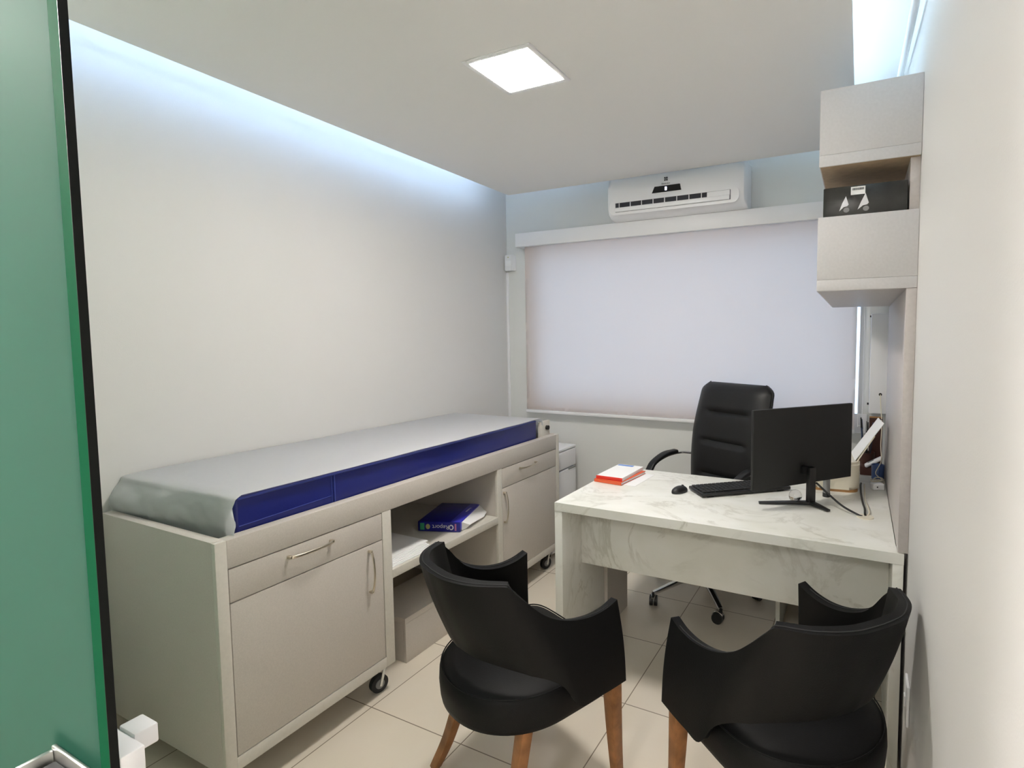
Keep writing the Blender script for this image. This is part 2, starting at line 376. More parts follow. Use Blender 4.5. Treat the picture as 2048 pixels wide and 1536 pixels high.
b = new(); tube(b, [(2.318, -.07, 2.13), (2.318, -.07, 1.5), (2.316, -.07, 1.0), (2.322, -.07, .955), (2.335, -.07, .965), (2.338, -.07, 1.05), (2.336, -.07, 1.6), (2.332, -.07, 2.13)], .0025, 6)
obj('pull_chain', b, 'white_plastic', t)

# ------------------------------------------------------------------ alarm sensor and lit corner strip
t = thing('motion_sensor', 'small white motion sensor in the corner beside the blind', 'sensor', (-.036, YB, 1.945))
b = new(); prism(b, [(-.042, 0), (.042, 0), (.042, -.028), (.030, -.046), (-.030, -.046), (-.042, -.028)], 0, .115)
bmesh.ops.bevel(b, geom=b.edges[:], offset=.004, segments=2, affect='EDGES'); obj('housing', b, 'white_plastic', t)
b = new(); box(b, -.024, .024, -.049, -.044, .030, .070, .002); obj('lens', b, 'white_ac', t)
b = new(); box(b, -.003, .004, -.0485, -.0445, .092, .1, .001); obj('indicator', b, 'yellow_ink', t)
b = new(); box(b, XL, XL+.018, YB-.014, YB, .12, 1.94, .002); tag(obj('cable_raceway', b, 'white_plastic'), 'thin white cable raceway in the room corner below the sensor', 'cable cover')  # pale strip added to stand for light on the corner edge

# ------------------------------------------------------------------ examination couch on casters
X0, X1, Y0, Y1 = -.05, .619, -.742, 1.262
t = thing('examination_couch', 'long grey laminate examination couch cabinet along the left wall', 'examination couch', (0, 0, 0))
b = new(); box(b, X0, X1-.018, Y0, Y0+.033, .115, .845, .001); obj('side_panel', b, 'laminate', t)
b = new(); box(b, X0, X1-.018, Y1-.033, Y1, .115, .845, .001); obj('side_panel', b, 'laminate', t)
for ya, yb_ in ((Y0, Y0+.033), (Y1-.033, Y1), (-.13, -.086), (.625, .664)):
    b = new(); box(b, X1-.018, X1, ya, yb_, .115, .8435 if ya == Y0 or yb_ == Y1 else .755, .0008); obj('stile', b, 'laminate_edge', t)
for ya, yb_ in ((Y0+.033, -.13), (.664, Y1-.033)):
    b = new(); box(b, X1-.018, X1, ya, yb_, .115, .157, .0008); obj('bottom_rail', b, 'laminate_edge', t)
    b = new(); box(b, X0+.02, X1-.019, ya+.003, yb_-.003, .117, .14); obj('bottom_board', b, 'laminate', t)
b = new(); box(b, X1-.044, X1, Y0+.0335, Y1-.0335, .7555, .8435, .0012); obj('top_rail', b, 'laminate', t)
b = new(); box(b, X0, X1-.045, Y0+.034, Y1-.034, .765, .785); obj('bed_board', b, 'laminate', t)
for y in (-.126, .629):
    b = new(); box(b, X0+.02, X1-.019, y, y+.036, .115, .764); obj('divider', b, 'laminate', t)
b = new(); box(b, X0, X0+.018, Y0+.034, Y1-.034, .115, .764); obj('back_panel', b, 'laminate', t)
b = new(); box(b, X0+.02, X1-.019, -.089, .628, .468, .503); box(b, X1-.02, X1, -.086, .625, .468, .503, .0008); obj('shelf', b, 'laminate_edge', t)
def bow_handle(p0, p1, out, parent):
    b = new(); p0 = Vector(p0); p1 = Vector(p1); o = Vector((out, 0, 0)); d = p1-p0
    pts = [p0, p0+o*.6+d*.02, p0+o+d*.22, p0+o*1.12+d*.5, p0+o+d*.78, p0+o*.6+d*.98, p1]
    wd = Vector((1, 0, 0)).cross(d.normalized())
    path = smooth_path(pts, 6); prof = rrect(.011, .005, .0022, 2)
    sweep(b, path, prof, up=Vector((1, 0, 0)), scale=[1.25-.5*math.sin(PI*i/(len(path)-1)) for i in range(len(path))])
    for p in (p0, p1): box(b, p.x-.002, p.x+.018, p.y-.005, p.y+.005, p.z-.005, p.z+.005, .001)
    return obj('handle', b, 'nickel', parent, 50, label='brass-toned bow handle')
XF = X1-.001
for (ya, yb_, hy, dy) in ((Y0+.036, -.133, (-.52, -.362), -.198), (.667, Y1-.036, (.83, .985), .678)):
    b = new(); box(b, XF-.018, XF, ya, yb_, .648, .7515, .001); o = obj('drawer', b, 'laminate', t); bow_handle((XF, hy[0], .722), (XF, hy[1], .722), .026, o)
    b = new(); box(b, XF-.018, XF, ya, yb_, .160, .6445, .001); o = obj('door', b, 'laminate', t); bow_handle((XF, dy, .462), (XF, dy, .622), .026, o)
# dark reveal behind the inset fronts
def caster(x, y, ang):
    c, s = math.cos(ang), math.sin(ang)
    b = new(); box(b, x-.028, x+.028, y-.028, y+.028, .108, .1148, .001); cyl(b, (x, y, .107), (x, y, .095), .016)
    wx, wy = x-c*.018, y-s*.018
    for k in (-1, 1):
        ox, oy = -s*k*.016, c*k*.016
        prism_pts = [(x+ox, y+oy, .097), (wx+ox, wy+oy, .03)]
        tube(b, [prism_pts[0], prism_pts[1]], .006, 6, 1, False)
    o = obj('caster', b, 'steel', t)
    b = new(); cyl(b, (wx+s*.011, wy-c*.011, .036), (wx-s*.011, wy+c*.011, .036), .036, seg=28); w_ = obj('wheel', b, 'rubber', o)
    b = new(); cyl(b, (wx+s*.0135, wy-c*.0135, .036), (wx-s*.0135, wy+c*.0135, .036), .019, seg=20); obj('hub', b, 'caster_hub', w_)
for x, y, a in ((.575, -.115, .6), (.575, 1.185, .5), (.575, -.69, .4), (.02, -.69, .4), (.02, 1.19, .4), (.575, .66, .5)): caster(x, y, a+.75)
# roll holder at the far end
for x in (-.01, .558):
    b = new(); box(b, x, x+.018, 1.115, 1.225, .786, .935, .002); o = obj('roll_bracket', b, 'laminate_edge', t)
b = new(); cyl(b, (.575, 1.185, .893), (.592, 1.185, .893), .0135); obj('bracket_knob', b, 'rubber', o, label='black end knob')
# paper roll
t = thing('paper_roll', 'white paper roll held between brackets at the far couch end', 'paper roll', (0, 1.175, .893))
b = new(); cyl(b, (.012, 0, 0), (.55, 0, 0), .042, seg=32); obj('roll', b, 'bed_paper', t)
b = new(); cyl(b, (.008, 0, 0), (.556, 0, 0), .011); obj('core', b, 'laminate_edge', t)
# mattress
t = thing('mattress', 'royal blue vinyl mattress lying on the couch cabinet', 'mattress', (0, 0, .786))
b = new(); box(b, -.065, .568, -.650, 1.085, 0, .165, .008, 3); obj('cushion', b, 'vinyl', t)
b = new()
for z in (.008, .160): tube(b, [(.5695, -.642, z), (.5695, 1.075, z)], .0035, 8, 1, False)
tube(b, [(.5695, -.300, .01), (.5695, -.300, .158)], .003, 8, 1, False); tube(b, [(.5695, -.312, .01), (.5695, -.312, .158)], .0014, 8, 1, False)
tube(b, [(.5695, -.642, .072), (.5695, -.315, .082)], .0012, 8, 1, False)
obj('piping', b, 'piping', t)
# paper sheet over the mattress
b = new()
path = []   # (y, z) from roll over the top to the near end and down
for y, z in ((1.135, .905), (1.118, .945), (1.10, .955)): path.append((y, z, 0))
for k in range(61): path.append((1.08-(1.08+.640)*k/60, .9545, 0))
for y, z in ((-.650, .953), (-.657, .948), (-.660, .939)): path.append((y, z, .3))
for k in range(20): path.append((-.662-.006*math.sin(k/19*PI), .932-.135*k/19, max(.12, math.sin(PI*(.12+.88*k/19)))))
NX = 44; rows = []
for i, (y, z, e) in enumerate(path):
    row = []
    for j in range(NX+1):
        u = j/NX
        x = -.074+u*(.588+.074)
        nz_ = noise.fractal(Vector((x*5, y*3.2, z*6)), 1, 2, 5)
        nw = noise.noise(Vector((x*16+3, y*9, z*20)))
        if e == 0:
            yy, zz = y, z+.0015+math.sqrt((.0030+.0034*nz_+.0012*nw)**2+.0016**2)
            if u > .97: x += .004*noise.noise(Vector((0, y*6, 0))) + .006*noise.noise(Vector((5, y*1.7, 0)))
        else:
            bulge = (.004+.050*(1-u)**1.4)*e
            yy, zz = y-bulge*(.5+.5*math.sin(u*4+.5))-(.005+.009*nz_+.006*nw+.004*math.sin(u*40+8*nz_)*nw)*min(1, 2*e), z+.002+.004*nz_*e
            x += (-.010*(1-u)+.012*u)*e
        row.append(b.verts.new((max(XL+.0005, x), yy, zz)))
    rows.append(row)
for i in range(len(rows)-1):
    for j in range(NX): b.faces.new((rows[i][j], rows[i][j+1], rows[i+1][j+1], rows[i+1][j]))
bmesh.ops.solidify(b, geom=b.faces[:], thickness=-.0008)
tag(obj('paper_sheet', b, 'bed_paper', None, 60), 'crinkled white disposable paper sheet spread over the blue mattress', 'paper sheet')

# step stool under the couch
t = thing('step_stool', 'low grey laminate step stool in the open bay of the couch', 'step stool', (.40, .27, 0))
b = new(); box(b, -.15, .13, -.215, .215, .180, .205, .001); obj('tread', b, 'laminate', t)
b = new(); box(b, .112, .130, -.214, .214, 0, .1795, .001); obj('front_board', b, 'laminate', t)
for y in (-.214, .196):
    b = new(); box(b, -.145, .1115, y, y+.018, 0, .1795, .001); obj('side_board', b, 'laminate', t)

# ream of paper
t = thing('paper_ream', 'blue wrapped ream of copy paper torn open at one corner', 'paper ream', (.385, .29, .5035), math.atan2(.077, .214))
L_, W_ = .297, .215   # local: x along printed end, y along length
b = new(); box(b, 0, W_, 0, L_, 0, .05, .004); obj('wrapper', b, 'ream_blue', t)
b = new(); box(b, W_-.052, W_+.0006, .004, L_-.004, .01, .0506, .003); obj('wrapper_band', b, 'ream_band', t, label='bright violet blue band')
b = new()
flap = [(W_+.001, .02, .046), (W_+.032, .05, .022), (W_+.040, .13, .016), (W_+.052, .20, .012), (W_+.046, .27, .016), (W_+.006, .29, .046)]
lo = [(W_+.001, .02, .004), (W_+.012, .05, .003), (W_+.014, .13, .002), (W_+.016, .20, .002), (W_+.012, .27, .002), (W_+.006, .29, .004)]
A_ = [b.verts.new(p) for p in flap]; C_ = [b.verts.new(p) for p in lo]
Bk = [b.verts.new((W_-.003, p[1], .047)) for p in flap]; Bl = [b.verts.new((W_-.003, p[1], .003)) for p in flap]
for q in (A_, C_, Bk, Bl): pass
for i in range(5):
    b.faces.new((A_[i], A_[i+1], C_[i+1], C_[i])); b.faces.new((Bk[i], Bk[i+1], A_[i+1], A_[i])); b.faces.new((C_[i], C_[i+1], Bl[i+1], Bl[i]))
b.faces.new((A_[0], C_[0], Bl[0], Bk[0])); b.faces.new((A_[5], Bk[5], Bl[5], C_[5])); b.faces.new(Bk+Bl[::-1])
obj('torn_flap', b, 'paper', t, 20, label='torn flap showing white paper')
FE = R3(Vector((-1, 0, 0)), Vector((0, 0, -1)), Vector((0, -1, 0)))
text_part('lettering', 'Report', .030, Matrix.Translation((.117, -.0004, .025)) @ FE, 'white_ink', t)
text_part('lettering', 'Premium', .018, Matrix.Translation((W_-.026, .19, .0508)) @ R3(Vector((0, -1, 0)), Vector((1, 0, 0)), Vector((0, 0, 1))), 'white_ink', t)
b = new()
r_o, r_i = .012, .007
pts = [(.170+r_o*math.cos(a*PI/12), .024+r_o*1.1*math.sin(a*PI/12)) for a in range(24)]
prism(b, pts, -.0008, .001, 'y'); obj('emblem', b, 'white_ink', t)
b = new(); prism(b, [(.170+r_i*math.cos(a*PI/12), .024+r_i*1.1*math.sin(a*PI/12)) for a in range(24)], -.0012, .001, 'y'); obj('emblem_centre', b, 'ream_blue', t)
b = new(); box(b, .188, .196, -.0008, .001, .008, .042); obj('side_stripe', b, 'pink_ink', t)
b = new(); box(b, .012, .034, -.0008, .001, .008, .042, .0004); obj('printed_seal', b, 'green_ink', t, label='green square seal')
b = new(); prism(b, [(.052+.011*math.cos(a*PI/12), .025+.013*math.sin(a*PI/12)) for a in range(24)], -.0008, .001, 'y'); obj('printed_seal', b, 'yellow_ink', t, label='yellow round seal')
# papers on the shelf
b = new()
for k in range(7):
    mt = Matrix.Translation((.40, .035, .5035+k*.004)) @ Matrix.Rotation(random.uniform(-.03, .03), 4, 'Z')
    box(b, -.2+k*.004, .205-k*.006, -.112, .125+random.uniform(-.01, .01), 0, .0038, 0, 2, mt)
tag(obj('paper_stack', b, 'paper'), 'stack of white folded sheets at the near end of the couch shelf', 'paper stack')

# ------------------------------------------------------------------ minibar fridge
t = thing('mini_fridge', 'small white refrigerator in the corner behind the couch', 'refrigerator', (.29, 1.47, 0))
b = new(); box(b, -.26, .215, -.17, .16, .03, .685, .006); obj('body', b, 'white_plastic', t)
b = new(); box(b, -.265, .25, -.175, .165, .686, .704, .006); obj('top', b, 'white_plastic', t)
b = new(); box(b, .217, .25, -.172, .162, .03, .555, .008, 3); o = obj('door', b, 'white_plastic', t)
b = new(); box(b, .217, .25, -.172, .162, .562, .683, .008, 3); obj('freezer_door', b, 'white_plastic', t)
b = new(); box(b, .2505, .256, .05, .15, .548, .558, .001); obj('handle', b, 'caster_hub', o)
for x in (-.22, .2):
    for y in (-.14, .13):
        b = new(); cyl(b, (x, y, 0), (x, y, .03), .015); obj('foot', b, 'rubber', t)

# ------------------------------------------------------------------ desk
t = thing('desk', 'white marble-patterned desk with a return along the right wall', 'desk', (0, 0, 0))
DX0, DX1, DY0, DY1, DZ = 1.165, 2.436, .291, .981, .75
DXE = 2.436
b = new(); prism(b, [(DX0, DY0), (2.463, DY0), (2.463, .36), (2.4425, .36), (2.4425, 1.695), (1.96, 1.695), (1.96, DY1), (DX0, DY1)], DZ-.036, DZ)
# keep the front corner flush to the wall panel
obj('desk_top', b, 'marble', t)
b = new(); box(b, DX0, DX0+.036, DY0+.001, .905, 0, DZ-.037, .0008); obj('side_panel', b, 'marble', t)
b = new(); box(b, 2.431, 2.4625, DY0+.001, .95, 0, DZ-.037, .0008); obj('side_panel', b, 'marble', t)
b = new(); box(b, DX0+.037, 2.430, .462, .48, .428, DZ-.037, .0008); obj('modesty_panel', b, 'marble', t)
b = new(); box(b, 1.98, 2.0, 1.0, 1.68, 0, DZ-.037, .0008); obj('return_panel', b, 'marble', t)
b = new(); prism(b, [(2.353+.030*math.cos(k*PI/16), .632+.030*math.sin(k*PI/16)) for k in range(32)], DZ, DZ+.004); g = obj('cable_grommet', b, 'beige_plastic', t, label='cream round cable grommet')
# drawer pedestal behind the left panel
b = new(); box(b, DX0+.037, DX0+.055, .70, .95, 0, DZ-.037); obj('inner_panel', b, 'laminate', t)

# notebooks on the desk
b = new(); box(b, -.085, .085, -.12, .12, 0, .0012, 0, 2, Matrix.Translation((1.305, .78, DZ)) @ Matrix.Rotation(-.05, 4, 'Z'))
tag(obj('loose_sheet', b, 'paper'), 'loose white sheet lying under the red notebooks', 'paper sheet')
t = thing('notebook', 'red notebook under the white notepad on the desk corner', 'notebook', (1.262, .775, DZ+.0015), -.10)
b = new(); box(b, -.075, .07, -.125, .125, .002, .012); obj('pages', b, 'paper', t)
b = new(); box(b, -.077, .0725, -.1275, .127, 0, .002); box(b, -.077, .0725, -.1275, .127, .012, .014); box(b, -.077, .0725, -.129, -.1265, 0, .014); obj('cover', b, 'orange', t)
t = thing('notepad', 'white notepad with a red spine on top of the red notebook', 'notepad', (1.255, .785, DZ+.0158), -.03)
b = new(); box(b, -.07, .068, -.125, .13, 0, .016); obj('pages', b, 'paper', t)
b = new(); box(b, -.071, .069, -.1275, -.1252, 0, .0162, .0004); obj('spine', b, 'red', t, label='red bound edge')
b = new(); box(b, -.065, .02, .10, .122, .0162, .0170); obj('printed_strip', b, 'blue_strip', t, label='blue printed strip')

# mouse and keyboard
t = thing('computer_mouse', 'small black computer mouse on the desk left of the keyboard', 'mouse', (1.602, .655, DZ), -.42)
b = new(); sphere(b, (0, 0, .006), .05, .52, .92, .48, 28)
bmesh.ops.bisect_plane(b, geom=b.verts[:]+b.edges[:]+b.faces[:], plane_co=(0, 0, .001), plane_no=(0, 0, 1), clear_inner=True)
bmesh.ops.holes_fill(b, edges=b.edges[:]); obj('shell', b, 'black_plastic', t)
b = new(); cyl(b, (-.003, .02, .0255), (.003, .02, .0255), .006); obj('scroll_wheel', b, 'rubber', t)
t = thing('keyboard', 'black computer keyboard angled on the desk partly behind the monitor', 'keyboard', (1.72, .603, DZ), math.radians(41))
b = new(); box(b, 0, .44, 0, .14, .006, .020, .004, 2); obj('base', b, 'black_plastic', t)
for x, y in ((.03, .01), (.38, .01), (.03, .12), (.38, .12)):
    b = new(); box(b, x, x+.03, y, y+.01, 0, .0055); obj('foot', b, 'rubber', t)
b = new(); box(b, 0, .0172, 0, .0205, .0202, .0265, .0014, 1); key = obj('key', b, 'black_matt', t); key.location = (.010, .010, 0)
for r in range(5):
    for k in range(21):
        if (r == 0 and k > 15 and k % 2) or (r == 0 and 5 <= k <= 9) or (r, k) == (0, 0): continue
        c = key.copy(); COL.objects.link(c); c.parent = t; c.location = (.010+k*.02, .010+r*.0245, 0)
b = new(); box(b, .110, .207, .010, .0305, .0202, .0265, .0014, 1); obj('space_bar', b, 'black_matt', t)

# monitor
ML = Vector((1.944, .526, 0)); MR = Vector((2.294, .943, 0)); dm = (MR-ML).normalized(); nm = Vector((dm.y, -dm.x, 0))
ang = math.atan2(dm.y, dm.x)
t = thing('monitor', 'black flat monitor seen from behind on the desk', 'monitor', ((ML+MR)/2).to_tuple()[:2]+(DZ,), ang)
# local: x along panel, -y towards the camera (back side)
hw = (MR-ML).length/2
b = new(); box(b, -hw, hw, -.004, .012, .080, .406, .003); obj('rear_shell', b, 'black_matt', t)
b = new(); box(b, -hw+.008, hw-.008, .0122, .0135, .10, .398); obj('screen', b, 'screen', t)
inv = Matrix.Rotation(-ang, 4, 'Z')
mc = (ML+MR)/2
def loc(x, y, z): v = inv @ (Vector((x, y, 0))-mc); return Vector((v.x, v.y, z-DZ))
nb = loc(2.150, .702, DZ)
b = new(); box(b, nb.x-.017, nb.x+.017, nb.y-.011, nb.y+.011, .014, .16, .003); box(b, nb.x-.017, nb.x+.017, nb.y-.01, -.0045, .125, .16, .003); obj('stand_neck', b, 'black_plastic', t)
b = new()
for tip in (loc(1.953, .634, DZ), loc(2.222, .640, DZ)):
    pts = [nb+Vector((0, 0, .011)), nb.lerp(tip, .4)+Vector((0, 0, .010)), tip+Vector((0, 0, .006))]
    sweep(b, smooth_path(pts, 5), rrect(.030, .012, .003, 2), scale=[1.12-.5*(i/10) for i in range(11)])
obj('stand_foot', b, 'black_plastic', t)
b = new(); box(b, nb.x-.014, nb.x+.010, -.0046, -.0041, .130, .136, .0002); obj('logo_mark', b, 'slate', t, label='small pale logo mark')

# cables on the desk
pm = mc+nm*.03
def cable(name, pts, r, m_, label):
    b = new(); tube(b, pts, r, 8, 10); return tag(obj(name, b, m_), label, 'cable')
cable('video_cable', [(2.17, .71, .845), (2.185, .70, .835), (2.215, .695, .81), (2.27, .665, .775), (2.325, .635, .757), (2.343, .632, .752)], .0042, 'black_plastic', 'black cable running from the monitor back to the desk grommet')
cable('power_cable', [(2.338, 1.06, .775), (2.336, .985, .783), (2.338, .90, .77), (2.345, .80, .7575), (2.352, .72, .757), (2.352, .66, .7575), (2.354, .640, .752)], .0042, 'black_plastic', 'black cable curving from behind the monitor towards the wall side')
cable('data_cable', [(2.352, 1.05, .775), (2.352, .95, .77), (2.355, .85, .757), (2.364, .75, .757), (2.368, .68, .757), (2.362, .645, .752)], .0026, 'cream_cable', 'thin cream cable beside the black cable near the grommet')

# glass ball and small dispenser
b = new(); sphere(b, (2.089, .718, DZ+.0275), .027, seg=28)
tag(obj('glass_ball', b, 'clear'), 'clear crystal paperweight ball behind the monitor foot', 'paperweight')
t = thing('small_tube', 'small grey tube with a black cap standing in front of the beige printer', 'tube', (2.202, .862, DZ))
b = new(); cyl(b, (0, 0, .018), (0, 0, .075), .0145); obj('barrel', b, 'caster_hub', t)
b = new(); cyl(b, (0, 0, 0), (0, 0, .018), .0155); obj('cap', b, 'black_plastic', t)

# printer behind the monitor
t = thing('printer', 'rounded cream printer behind the monitor with paper in its rear tray', 'printer', (2.215, 1.09, DZ), .1)
b = new(); prism(b, rrect(.215, .27, .045, 6), .012, .135)
bmesh.ops.bevel(b, geom=[e for e in b.edges if abs(e.verts[0].co.z-e.verts[1].co.z) < 1e-5], offset=.012, segments=3, affect='EDGES'); obj('body', b, 'beige_plastic', t)
b = new(); prism(b, rrect(.205, .26, .045, 6), 0, .0115); obj('base_rim', b, 'brown_light', t)
b = new()
mt = Matrix.Translation((.085, 0, .125)) @ Matrix.Rotation(math.radians(30), 4, 'Y')
box(b, .004, .008, -.085, .11, .006, .15, 0, 2, mt); obj('paper_support', b, 'beige_plastic', t)
mt2 = Matrix.Translation((.080, 0, .125)) @ Matrix.Rotation(math.radians(33), 4, 'Y')
b = new(); box(b, 0, .0018, -.08, .105, .014, .222, 0, 2, mt2)
tag(obj('printer_paper', b, 'paper'), 'white sheets leaning in the rear tray of the printer', 'paper sheet').location = (2.215, 1.09, DZ); bpy.data.objects['printer_paper'].rotation_euler.z = .1

# items at the far end of the return
t = thing('pen_holder', 'dark brown pen holder at the back of the desk return', 'pen holder', (2.362, 1.43, DZ))
b = new(); lathe(b, [(.034, 0), (.038, .003), (.040, .10), (.036, .10), (.034, .01)], seg=28); obj('cup', b, 'brown', t)
for k in range(6):
    a = k*1.05+.4; px, py = .020*math.cos(a), .020*math.sin(a)
    tl = .20+.04*random.random(); dx, dy = .03*math.cos(a), .03*math.sin(a)
    t = thing('pen', ['slim dark blue pen', 'slim black pen', 'slim slate grey pen', 'slim navy pen', 'thin black pencil', 'slim dark pen'][k]+[' leaning right in the brown holder', ' leaning back in the brown holder', ' leaning far back in the brown holder', ' leaning left in the brown holder', ' leaning forward in the brown holder', ' tilted front right in the brown holder'][k], 'pen', (2.362+px*.6, 1.43+py*.6, DZ+.012), 0, 'pens in the brown holder')
    e = Vector((dx*.7, dy*.7, tl+.03))
    b = new(); cyl(b, (0, 0, 0), e*.8, .0035, seg=10); obj('barrel', b, ['navy', 'black_plastic', 'slate', 'navy', 'black_plastic', 'dark_ink'][k], t)
    b = new(); cyl(b, e*.8, e, .0045, .003, seg=10); obj('cap', b, ['slate', 'black_plastic', 'navy', 'black_plastic', 'caster_hub', 'navy'][k], t)
for k, (y, m_, lab, h, dp) in enumerate(((1.50, 'brown', 'tall dark brown binder standing against the wall panel', .265, .035), (1.545, 'brown_light', 'tan folder standing between the two dark binders', .27, .012), (1.565, 'navy', 'dark navy binder standing furthest back on the desk return', .255, .035))):
    t = thing('binder', lab, 'binder', (2.405, y, DZ), 0, 'binders on the desk return')
    b = new(); box(b, -.030, .030, 0, .002, 0, h); box(b, -.030, .030, dp-.002, dp, 0, h); box(b, -.032, -.0305, 0, dp, 0, h); obj('cover', b, m_, t)
    b = new(); box(b, -.028, .028, .0025, dp-.0025, .004, h-.006); obj('pages', b, 'paper', t)
t = thing('bowl', 'small dark brown box on the desk return behind the printer', 'box', (2.375, 1.36, DZ))
b = new(); box(b, -.042, .038, -.03, .03, 0, .045, .004); obj('body', b, 'brown', t)
t.name = 'wooden_box'
t = thing('telephone_handset', 'white telephone handset leaning on the brown box', 'telephone', (2.385, 1.345, DZ+.047), 0)
mt = Matrix.Translation((0, 0, .007)) @ Matrix.Rotation(math.radians(-32), 4, 'Y')
b = new(); box(b, -.03, .06, -.022, .022, 0, .016, .006, 3, mt); obj('shell', b, 'white_plastic', t)
b = new(); box(b, -.01, .02, -.014, .014, .0162, .0168, 0, 2, mt); obj('keypad', b, 'caster_hub', t)
t = thing('mug', 'dark blue mug on the desk return in front of the binders', 'mug', (2.412, 1.275, DZ))
b = new(); lathe(b, [(.025, 0), (.028, .003), (.029, .072), (.026, .072), (.024, .008)], seg=28); obj('cup', b, 'blue_mug', t)
b = new(); tube(b, [(0, -.028, .058), (0, -.045, .05), (0, -.045, .028), (0, -.028, .018)], .0035, 8); obj('handle', b, 'blue_mug', t)
# cable coil and plug
b = new(); pts = []
for k in range(64):
    a = k*.42; r = .022+.008*math.sin(k*.7); pts.append((2.408+r*1.0*math.cos(a), 1.165+r*1.6*math.sin(a), DZ+.003+.0004*k+.003*abs(math.sin(k*1.3))))
tube(b, pts+[(2.40, 1.20, .80), (2.425, 1.28, .84), (2.424, 1.36, .90), (2.43, 1.48, .99), (2.425, 1.56, 1.08), (2.423, 1.592, 1.135)], .0022, 6, 4)
tag(obj('coiled_cable', b, 'cream_cable'), 'cream cable coiled on the desk and rising to the white wall box', 'cable')
t = thing('plug_adapter', 'white plug adapter lying beside the cable coil', 'adapter', (2.405, 1.075, DZ), .4)
b = new(); box(b, -.026, .026, -.02, .02, 0, .03, .007, 3); obj('body', b, 'white_plastic', t)
b = new(); cyl(b, (-.008, -.0205, .016), (-.008, -.0195, .016), .0035); obj('socket_hole', b, 'dark_ink', t)
# white wall box
t = thing('junction_box', 'tall white metal cabinet box on the back wall beside the blind', 'wall box', (2.42, 1.65, 1.03))
b = new(); box(b, -.05, .052, -.05, .062, 0, .54, .002); obj('body', b, 'white_plastic', t)
b = new(); box(b, -.049, .051, -.053, -.0505, .002, .538, .001); d_ = obj('door', b, 'white_plastic', t)
b = new(); cyl(b, (.003, -.0535, .105), (.003, -.055, .105), .008); obj('cable_hole', b, 'rubber', d_)
b = new(); cyl(b, (-.051, -.03, .525), (-.057, -.03, .525), .005); obj('hinge_pin', b, 'rubber', t)
b = new(); cyl(b, (-.051, -.03, .05), (-.060, -.03, .05), .006); obj('hinge_pin', b, 'rubber', t)
# socket under the blind at the right
t = thing('wall_socket', 'small white socket on the back wall beneath the blind end', 'socket', (2.33, YB, .955))
b = new(); box(b, -.035, .035, -.009, -.0005, -.055, .055, .003); obj('plate', b, 'white_plastic', t)
b = new(); box(b, -.012, .012, -.012, -.009, -.014, .014, .002); obj('outlet', b, 'white_plastic', t)
t = thing('wall_socket', 'white switch plate low on the right wall behind the right armchair', 'socket', (XR, .12, .375))
b = new(); box(b, -.009, -.0005, -.04, .04, -.06, .06, .003); obj('plate', b, 'white_plastic', t)
b = new(); box(b, -.013, -.009, -.012, .012, -.016, .016, .002); obj('outlet', b, 'white_plastic', t)

# ------------------------------------------------------------------ right wall joinery
b = new(); box(b, 2.444, XR-.0005, .2945, 1.40, DZ+.001 if False else .752, 1.5955, .001); tag(obj('wall_panel', b, 'panel'), 'tall taupe laminate panel on the right wall above the desk', 'wall panel')
def wall_cabinet(z0, z1, lab, under):
    t = thing('wall_cabinet', lab, 'wall cabinet', (2.184, .2935, z0), 0, 'wall cabinets above the desk')
    w = XR-.0008-2.184; dpt = 1.1
    b = new(); box(b, 0, w, 0, dpt, 0, .036, .0008); obj('bottom_board', b, 'laminate_light', t)
    b = new(); box(b, .004, w-.002, .004, dpt-.004, -.0008, -.0001); obj('underside', b, under, t, label='brown unfinished underside')  # thin sheet whose colour carries the shade below the cabinet
    b = new(); box(b, 0, w, 0, .018, .0365, z1-z0, .0008); obj('side_panel', b, 'laminate_light', t)
    b = new(); box(b, 0, w, dpt-.018, dpt, .0365, z1-z0, .0008); obj('side_panel', b, 'laminate_light', t)
    b = new(); box(b, .02, w, .0185, dpt-.0185, z1-z0-.018, z1-z0, .0008); obj('top_board', b, 'laminate_light', t)
    for k in range(2):
        y0 = .019+k*(dpt-.038)/2
        b = new(); box(b, .001, .0185, y0+.001, y0+(dpt-.038)/2-.001, .037, z1-z0, .0008); obj('door', b, 'laminate_light', t)
    return t
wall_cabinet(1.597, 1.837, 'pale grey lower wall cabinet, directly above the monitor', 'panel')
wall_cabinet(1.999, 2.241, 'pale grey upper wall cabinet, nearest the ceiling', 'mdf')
b = new(); box(b, 2.446, XR-.0005, .31, 1.39, 1.8375, 1.9985, .0008); tag(obj('wall_panel', b, 'panel'), 'narrow back panel in the niche between the two wall cabinets', 'wall panel')
# packed shirts in the niche
t = thing('shirt_box', 'black printed box with a white barcode label between the wall cabinets', 'box', (2.198, .305, 1.8378))
b = new(); box(b, 0, .243, 0, .26, 0, .094, .003); obj('box', b, 'black_bag', t)
b = new()
for x, w, h in ((.062, .024, .062), (.118, .028, .066)):
    prism(b, [(x-w*.55, .016), (x-w*.2, .04), (x+w*.25, h), (x+w*.6, .035), (x+w*.45, .030), (x, .028)], -.0012, .001, 'y')
obj('printed_figure', b, 'white_ink', t, label='white pointed printed shapes')
b = new()
for x, w in ((.070, .024), (.127, .028)):
    prism(b, [(x+.009*math.cos(k*PI/8), .018+.008*math.sin(k*PI/8)) for k in range(16)], -.0012, .001, 'y')
obj('printed_figure', b, 'caster_hub', t, label='grey printed rounds')
b = new(); box(b, .082, .124, -.0016, .001, .064, .089); o = obj('barcode_label', b, 'paper', t, label='white barcode label')
b = new(); rs = random.Random(3); x = .086
while x < .120:
    w = rs.choice((.0006, .001, .0015)); box(b, x, x+w, -.0022, -.0017, .078, .085); x += w+rs.choice((.0007, .0012))
obj('barcode', b, 'dark_ink', o)

